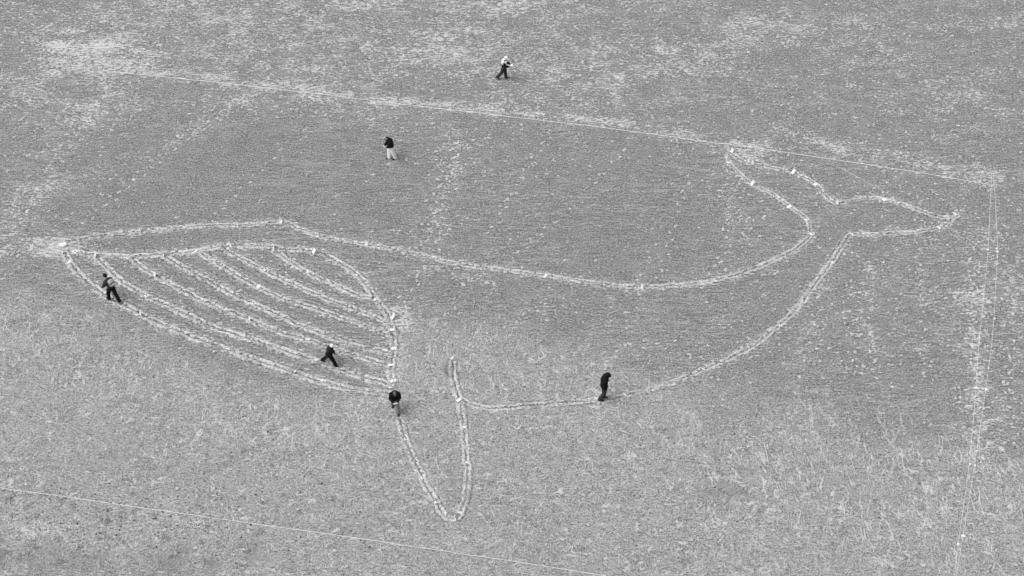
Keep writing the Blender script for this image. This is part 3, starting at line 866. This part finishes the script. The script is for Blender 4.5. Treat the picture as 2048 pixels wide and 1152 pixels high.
def person(px, py, heading, label, k=1.0, lean=8, lean2=14, head=30, head_yaw=0, roll=0, legs=((25, 5, 0), (-20, 20, 25)), arms=((5, 6, 12, 0), (-5, 6, 12, 0)), lt=0.018,
           jacket=M_BLACK, trousers=M_DARK, shoe=M_SHOE, hair=M_HAIR, hat=None, hood=None, puffy=0.0, long_=0.0, extra=None):
    """local frame: x right, y forward, z up. legs: (hip flex, knee bend, foot pitch) for right, left; arms: (shoulder flex, abduction, elbow flex, inward)"""
    D = math.radians
    root = empty('person', gpt(px, py), D(heading))
    root.scale = (k, k, k)
    props(root, label, 'person')
    pel = Vector((0, 0, 0))
    J = {}
    foot_z = []
    for sgn, (hf, kb, fp) in zip((1, -1), legs):
        hip = pel + Vector((0.095 * sgn, 0, -0.04))
        kd = Vector((0.015 * sgn, math.sin(D(hf)), -math.cos(D(hf)))).normalized()
        knee = hip + kd * 0.435
        a2 = D(hf - kb)
        sd_ = Vector((0.0, math.sin(a2), -math.cos(a2))).normalized()
        ank = knee + sd_ * 0.42
        fdir = Vector((0.12 * sgn, math.cos(D(-fp)), math.sin(D(-fp)))).normalized()
        toe = ank + Vector((0, 0, -0.045)) + fdir * 0.17
        J[sgn] = (hip, knee, ank, toe, fdir, kd, sd_)
        foot_z += [ank.z - 0.085, toe.z - 0.03]
    dz = -min(foot_z)
    off = Vector((0, 0, dz))
    pel = pel + off
    for sgn in (1, -1):
        J[sgn] = tuple(p + off if i < 4 else p for i, p in enumerate(J[sgn]))
    t1, t2 = D(lean), D(lean2)
    s1 = Vector((math.sin(D(roll)), math.sin(t1), math.cos(t1))).normalized()
    s2 = Vector((math.sin(D(roll)), math.sin(t2), math.cos(t2))).normalized()
    waist = pel + s1 * 0.16
    chest = waist + s1 * 0.14
    neck = chest + s2 * 0.22
    hp = D(head)
    hx = Vector((math.cos(D(head_yaw)), math.sin(D(head_yaw)), 0))
    hfw = Vector((-math.sin(D(head_yaw)) * math.cos(hp), math.cos(D(head_yaw)) * math.cos(hp), -math.sin(hp)))
    hup = hx.cross(hfw).normalized()
    hc = neck + s2 * 0.06 + (hup * 0.6 + s2 * 0.4) * 0.13 + hfw * 0.03
    X = Vector((1, 0, 0)); cn = s2.cross(X).normalized() * -1       # chest forward normal
    fwd = X.cross(s2).normalized() * -1
    # ---- body, one continuous figure
    V, F = [], []
    ell_mesh(V, F, pel, X * 0.155, fwd * 0.105, s1 * 0.12)
    ell_mesh(V, F, waist, X * 0.135, fwd * 0.095, s1 * 0.14)
    ell_mesh(V, F, chest + s2 * 0.06, X * 0.165, fwd * 0.11, s2 * 0.17)
    cap_mesh(V, F, chest + s2 * 0.13 + X * 0.13, 0.055, chest + s2 * 0.13 - X * 0.13, 0.055)
    cap_mesh(V, F, neck - s2 * 0.03, 0.058, hc - hup * 0.05 - hfw * 0.02, 0.052)
    ell_mesh(V, F, hc, hx * 0.078, hfw * 0.098, hup * 0.112)
    ell_mesh(V, F, hc - hup * 0.065 + hfw * 0.03, hx * 0.055, hfw * 0.06, hup * 0.055)
    cap_mesh(V, F, hc + hfw * 0.092 + hup * 0.01, 0.011, hc + hfw * 0.112 - hup * 0.028, 0.015, 8)      # nose
    cap_mesh(V, F, hc + hfw * 0.085 + hup * 0.03 + hx * 0.03, 0.014, hc + hfw * 0.085 + hup * 0.03 - hx * 0.03, 0.014, 8)
    for sg in (1, -1):
        ell_mesh(V, F, hc + hx * 0.08 * sg - hfw * 0.005, hx * 0.012, hfw * 0.02, hup * 0.032)
    hands = {}
    JV, JF = [], []      # jacket
    for sgn, (sf, ab, el, inw) in zip((1, -1), arms):
        sh = chest + s2 * 0.125 + X * 0.185 * sgn
        ua = Vector((math.sin(D(ab)) * sgn, math.sin(D(sf)) * math.cos(D(ab)), -math.cos(D(sf)) * math.cos(D(ab)))).normalized()
        elb = sh + ua * 0.285
        fa = Vector((sgn * (math.sin(D(ab)) - math.sin(D(inw))), math.sin(D(sf + el)), -math.cos(D(sf + el)))).normalized()
        wr = elb + fa * 0.25
        cap_mesh(V, F, sh, 0.052, elb, 0.040)
        cap_mesh(V, F, elb, 0.041, wr, 0.027)
        # palm and fingers
        ax_in = Vector((-sgn, 0, 0))
        nrm = (ax_in - fa * ax_in.dot(fa)).normalized()
        if el > 60:
            nrm = (Vector((-sgn * 0.5, 0, 0.85)) - fa * Vector((-sgn * 0.5, 0, 0.85)).dot(fa)).normalized()
        wd = fa.cross(nrm).normalized()
        if wd.y < 0 and el < 60: wd = -wd
        if el >= 60 and wd.x * sgn > 0: wd = -wd
        pc = wr + fa * 0.055
        ell_mesh(V, F, pc, fa * 0.055, wd * 0.042, nrm * 0.018)
        cap_mesh(V, F, wr, 0.026, pc, 0.022, 8)
        curl = 22 if el < 60 else 38
        for fi, (o_, ln) in enumerate(((0.030, 0.036), (0.010, 0.041), (-0.010, 0.038), (-0.029, 0.029))):
            p = wr + fa * 0.098 + wd * o_
            dcur = (fa + wd * o_ * 1.5).normalized()
            prev = wr + fa * 0.06 + wd * o_ * 0.8
            cap_mesh(V, F, prev, 0.010, p, 0.0105, 6)
            for si in range(3):
                ang = D(curl * (0.5 + 0.4 * si))
                dcur = (dcur * math.cos(ang) + nrm * math.sin(ang)).normalized()
                q = p + dcur * ln * (1 - 0.18 * si)
                cap_mesh(V, F, p, 0.0100 - 0.0008 * si, q, 0.0093 - 0.0008 * si, 6)
                p = q
        tb = wr + fa * 0.03 + wd * 0.032
        tm = tb + (fa * 0.7 + wd * 0.6 + nrm * 0.3).normalized() * 0.042
        te = tm + (fa * 0.85 + wd * 0.1 + nrm * 0.5).normalized() * 0.034
        cap_mesh(V, F, tb, 0.014, tm, 0.0115, 6); cap_mesh(V, F, tm, 0.0115, te, 0.0095, 6)
        hands[sgn] = (wr, pc, fa, nrm, wd)
        cap_mesh(JV, JF, sh, 0.078 + puffy, elb, 0.064 + puffy)
        cap_mesh(JV, JF, elb, 0.064 + puffy, elb + fa * 0.235, 0.047 + puffy * 0.7)
    TV, TF = [], []
    for sgn in (1, -1):
        hip, knee, ank, toe, fdir, kd, sd_ = J[sgn]
        cap_mesh(V, F, hip, 0.078, knee, 0.052); cap_mesh(V, F, knee, 0.053, ank, 0.036)
        calf = knee.lerp(ank, 0.3) + Vector((0, -0.014, 0))
        ell_mesh(V, F, calf, X * 0.05, Vector((0, 0.05, 0)), sd_ * 0.11)
        cap_mesh(V, F, ank + Vector((0, 0, -0.03)) - fdir * 0.03, 0.032, toe - fdir * 0.02, 0.026)
        cap_mesh(TV, TF, hip + Vector((0, 0, 0.03)), 0.118 + lt, knee, 0.088 + lt); cap_mesh(TV, TF, knee, 0.088 + lt, ank - sd_ * 0.02, 0.077 + lt)
        cap_mesh(TV, TF, ank - sd_ * 0.06, 0.077 + lt, ank + sd_ * 0.005, 0.078 + lt)
    fuse('body', V, F, M_SKIN, root, 0.0085, 2)
    ell_mesh(TV, TF, pel + s1 * 0.01, X * 0.18, fwd * 0.135, s1 * 0.13)
    fuse('trousers', TV, TF, trousers, root, 0.014, 4)
    # jacket
    ell_mesh(JV, JF, pel + s1 * (0.03 - long_ * 0.5), X * (0.195 + puffy), fwd * (0.15 + puffy), s1 * (0.13 + long_))
    ell_mesh(JV, JF, waist, X * (0.182 + puffy), fwd * (0.140 + puffy), s1 * 0.17)
    ell_mesh(JV, JF, chest + s2 * 0.06, X * (0.20 + puffy), fwd * (0.150 + puffy), s2 * (0.185 + puffy))
    cap_mesh(JV, JF, chest + s2 * 0.125 + X * 0.16, 0.082 + puffy, chest + s2 * 0.125 - X * 0.16, 0.082 + puffy)
    cap_mesh(JV, JF, neck - s2 * 0.06, 0.105, neck + s2 * 0.015, 0.078)
    if hood == 'down':
        ell_mesh(JV, JF, neck - fwd * 0.09 - s2 * 0.02, X * 0.12, fwd * 0.07, s2 * 0.09)
    fuse('jacket', JV, JF, jacket, root, 0.014, 4)
    # shoes
    for sgn in (1, -1):
        hip, knee, ank, toe, fdir, kd, sd_ = J[sgn]
        SV, SF = [], []
        heel = ank + Vector((0, 0, -0.04)) - fdir * 0.045
        cap_mesh(SV, SF, heel, 0.044, toe - fdir * 0.01, 0.038)
        cap_mesh(SV, SF, ank, 0.052, ank + Vector((0, 0, -0.04)), 0.052)
        ell_mesh(SV, SF, toe - fdir * 0.02, X * 0.052, fdir * 0.075, Vector((0, 0, 0.036)))
        sh_o = fuse('shoe', SV, SF, shoe, root, 0.012, 2)
    # hair, eyes, mouth
    HV, HF = [], []
    if hood != 'up' and hat is None:
        ell_mesh(HV, HF, hc - hfw * 0.018 + hup * 0.018, hx * 0.090, hfw * 0.098, hup * 0.112)
        ell_mesh(HV, HF, hc - hfw * 0.06 - hup * 0.03, hx * 0.078, hfw * 0.05, hup * 0.08)
        fuse('hair', HV, HF, hair, root, 0.012, 2)
    for sg in (1, -1):
        EV, EF = [], []
        ell_mesh(EV, EF, hc + hfw * 0.090 + hx * 0.031 * sg + hup * 0.008, hx * 0.013, hfw * 0.008, hup * 0.009)
        e = mesh_obj('eye', EV, EF, M_BLACK, root)
    EV, EF = [], []
    ell_mesh(EV, EF, hc + hfw * 0.092 - hup * 0.058, hx * 0.024, hfw * 0.008, hup * 0.007)
    mesh_obj('mouth', EV, EF, M_MID, root)
    if hat:
        HV, HF = [], []
        ell_mesh(HV, HF, hc + hup * 0.040 - hfw * 0.008, hx * 0.105, hfw * 0.122, hup * 0.100)
        if hat[1] == 'brim':
            ell_mesh(HV, HF, hc + hup * 0.045 + hfw * 0.10, hx * 0.09, hfw * 0.085, hup * 0.016)
        if hat[1] == 'wool':
            ell_mesh(HV, HF, hc + hup * 0.02 - hfw * 0.03, hx * 0.103, hfw * 0.105, hup * 0.115)
        fuse('hat', HV, HF, hat[0], root, 0.012, 2)
    if hood == 'up':
        HV, HF = [], []
        ell_mesh(HV, HF, hc + hup * 0.025 - hfw * 0.03, hx * 0.125, hfw * 0.125, hup * 0.145)
        ell_mesh(HV, HF, hc + hup * 0.075 + hfw * 0.05, hx * 0.105, hfw * 0.09, hup * 0.06)
        cap_mesh(HV, HF, neck - fwd * 0.04, 0.11, hc - hfw * 0.07 - hup * 0.02, 0.11)
        for sg in (1, -1):
            cap_mesh(HV, HF, hc + hx * 0.088 * sg + hup * 0.07 + hfw * 0.05, 0.04, hc + hx * 0.07 * sg - hup * 0.10 + hfw * 0.03, 0.045)
        fuse('hood', HV, HF, jacket, root, 0.013, 3)
    return dict(root=root, hands=hands, neck=neck, chest=chest, waist=waist, pel=pel, s1=s1, s2=s2, X=X, fwd=fwd, hc=hc, hup=hup, hfw=hfw, hx=hx, J=J, k=k)

def world_frame(P, loc):
    r = P['root']
    return Matrix.Translation(r.location) @ Matrix.Rotation(r.rotation_euler.z, 4, 'Z') @ Matrix.Scale(P['k'], 4) @ Matrix.Translation(loc)

def box_part(name, parent, mat, c, ax, ay, az, round_=True):
    V, F = [], []
    n, m = 8, 12
    c = Vector(c)
    for i in range(n + 1):
        th = math.pi * i / n
        for j in range(m):
            ph = 2 * math.pi * j / m
            sq = lambda t: math.copysign(abs(t) ** 0.45, t)
            V.append(c + az * sq(math.cos(th)) + ax * (sq(math.sin(th)) * sq(math.cos(ph))) + ay * (sq(math.sin(th)) * sq(math.sin(ph))))
    for i in range(n):
        for j in range(m):
            F.append((i * m + j, (i + 1) * m + j, (i + 1) * m + (j + 1) % m, i * m + (j + 1) % m))
    return mesh_obj(name, V, F, mat, parent)

# headings: 0 = away from the camera (+Y), positive turns left
# 1 backpack walker
A = person(226, 601, 47, 'person in dark jacket and knit cap wearing a pale backpack, walking to the upper left', k=0.97, lean=14, lean2=32, head=40,
           legs=((-27, 8, 34), (20, 14, 0)), arms=((-8, 8, 8, 0), (18, 10, 20, 5)), jacket=M_DARK, trousers=M_BLACK, hat=(M_BLACK, 'wool'), puffy=0.025)
bp = empty('backpack', A['root'].location, A['root'].rotation_euler.z)
bp.scale = (A['k'],) * 3
c = A['waist'] + A['s1'] * 0.13 - A['fwd'] * 0.27
box_part('bag_body', bp, M_LIGHT, c, A['X'] * 0.15, A['fwd'] * 0.10, A['s2'] * 0.20)
box_part('front_pocket', bp, M_SOLE, c - A['s1'] * 0.10 - A['fwd'] * 0.10 + A['X'] * 0.03, A['X'] * 0.10, A['fwd'] * 0.045, A['s2'] * 0.07)
box_part('dark_band', bp, M_BLACK, c - A['s1'] * 0.02 - A['fwd'] * 0.03, A['X'] * 0.158, A['fwd'] * 0.10, A['s2'] * 0.025)
for sg in (1, -1):
    sh = A['chest'] + A['s2'] * 0.12 + A['X'] * 0.11 * sg
    tube('strap', [c + A['s2'] * 0.19 + A['X'] * 0.09 * sg, sh + A['s2'] * 0.09 - A['fwd'] * 0.06, sh + A['s2'] * 0.08 + A['fwd'] * 0.06, A['waist'] + A['X'] * 0.15 * sg + A['fwd'] * 0.13, A['waist'] + A['X'] * 0.17 * sg - A['fwd'] * 0.08], 0.016, M_BLACK, bp)
props(bp, 'pale grey backpack with a whitish front pocket on the back of the left-hand walker', 'backpack')

# 2 white cap, striding to the lower right
B = person(661, 729, -101, 'person in black jacket and round white cap striding to the right between the throat grooves', k=0.85, lean=4, lean2=12, head=48, head_yaw=-8,
           legs=((30, 12, -6), (-30, 14, 36)), arms=((-26, 8, 26, 0), (6, 3, 30, 10)), jacket=M_CHAR, trousers=M_BLACK, hat=(M_WHITEC, 'wool'), puffy=0.045, long_=0.03, lt=0.03)

# 3 facing the camera, reading a sheet
Cc = person(791, 822, 188, 'person in bulky black coat facing us, head bowed over a slip of paper', k=0.96, lean=10, lean2=30, head=58,
            legs=((-14, 24, 30), (18, 6, 0)), arms=((6, 9, 62, 42), (4, 9, 66, 40)), jacket=M_BLACK, trousers=M_DENIM, hair=M_MID, puffy=0.03, hood='down', long_=0.03)
def paper(P, label, size=(0.21, 0.15), lift=0.0, tilt=0.5, fwd=0.06, z=0.03, mat=M_PAPER, name='paper_sheet', cat='paper'):
    a, b = P['hands'][1][1], P['hands'][-1][1]
    mid = (a + b) / 2 + Vector((0, fwd, z))
    o = sheet(name, None, mat, size[0], size[1], bend=0.05, thick=0.002)
    fr = world_frame(P, mid)
    o.matrix_world = fr @ Matrix.Rotation(tilt, 4, 'X')
    props(o, label, cat)
    return o
paper(Cc, 'narrow white slip of paper in the hands of the walker facing us', (0.22, 0.07), tilt=0.3, fwd=0.07, z=0.03)

# 4 hooded, profile to the right
Dd = person(1207, 799, -92, 'person in black hooded coat seen from the side, head bowed, on the belly line', k=1.02, lean=0, lean2=13, head=44,
            legs=((2, 30, 12), (6, 14, 0)), arms=((-12, 8, 38, 14), (-12, 8, 38, 14)), jacket=M_BLACK, trousers=M_DARK, hood='up', puffy=0.05, long_=0.08)

# 5 white trousers, looking at something in the hand, facing left
E = person(783, 318, 120, 'person in black jumper and white trousers bending over a device held in the hands', k=0.96, lean=8, lean2=26, head=58,
           legs=((10, 8, 0), (-9, 8, 12)), arms=((-6, 6, 86, 26), (-8, 6, 90, 24)), jacket=M_BLACK, trousers=M_WHITEC, hat=None, hair=M_HAIR, puffy=0.05, lt=0.035)
paper(E, 'small white-faced tablet held out by the walker in white trousers', (0.16, 0.12), tilt=0.5, fwd=0.08, z=0.035, name='tablet', cat='tablet')
# pale hair band of that walker
hb = E
Vb = [E['hc'] + E['hx'] * math.cos(t) * 0.098 + E['hup'] * (0.02 + math.sin(t) * 0.118) - E['hfw'] * 0.045 for t in np.linspace(0.1, math.pi - 0.1, 9)]
props(tube('headband', Vb, 0.016, M_WHITEC, E['root']), 'pale band round the dark hair')

# 6 white hat and shawl
Ff = person(1008, 158, -98, 'person in white hat and white shawl, walking right beyond the top cord', k=0.93, lean=2, lean2=10, head=34, head_yaw=-14,
            legs=((-20, 18, 34), (9, 4, 0)), arms=((10, 8, 74, 26), (14, 8, 72, 24)), jacket=M_BLACK, trousers=M_DARK, hat=(M_WHITEC, 'brim'), puffy=0.02)
WV, WF = [], []
q = Ff
ell_mesh(WV, WF, q['chest'] + q['s2'] * 0.10, q['X'] * 0.285, q['fwd'] * 0.185, q['s2'] * 0.14)
ell_mesh(WV, WF, q['chest'] + q['s2'] * 0.02, q['X'] * 0.27, q['fwd'] * 0.178, q['s2'] * 0.13)
cap_mesh(WV, WF, q['chest'] + q['s2'] * 0.12 + q['X'] * 0.18, 0.105, q['chest'] + q['s2'] * 0.12 - q['X'] * 0.18, 0.105)
cap_mesh(WV, WF, q['neck'] - q['s2'] * 0.06, 0.12, q['neck'] + q['s2'] * 0.03, 0.085)
props(fuse('shawl', WV, WF, M_WHITEC, q['root'], 0.014, 4), 'white shawl round the shoulders')
paper(Ff, 'white sheet of paper held by the walker in the white shawl', (0.24, 0.18), tilt=0.55, fwd=0.10, z=0.035)
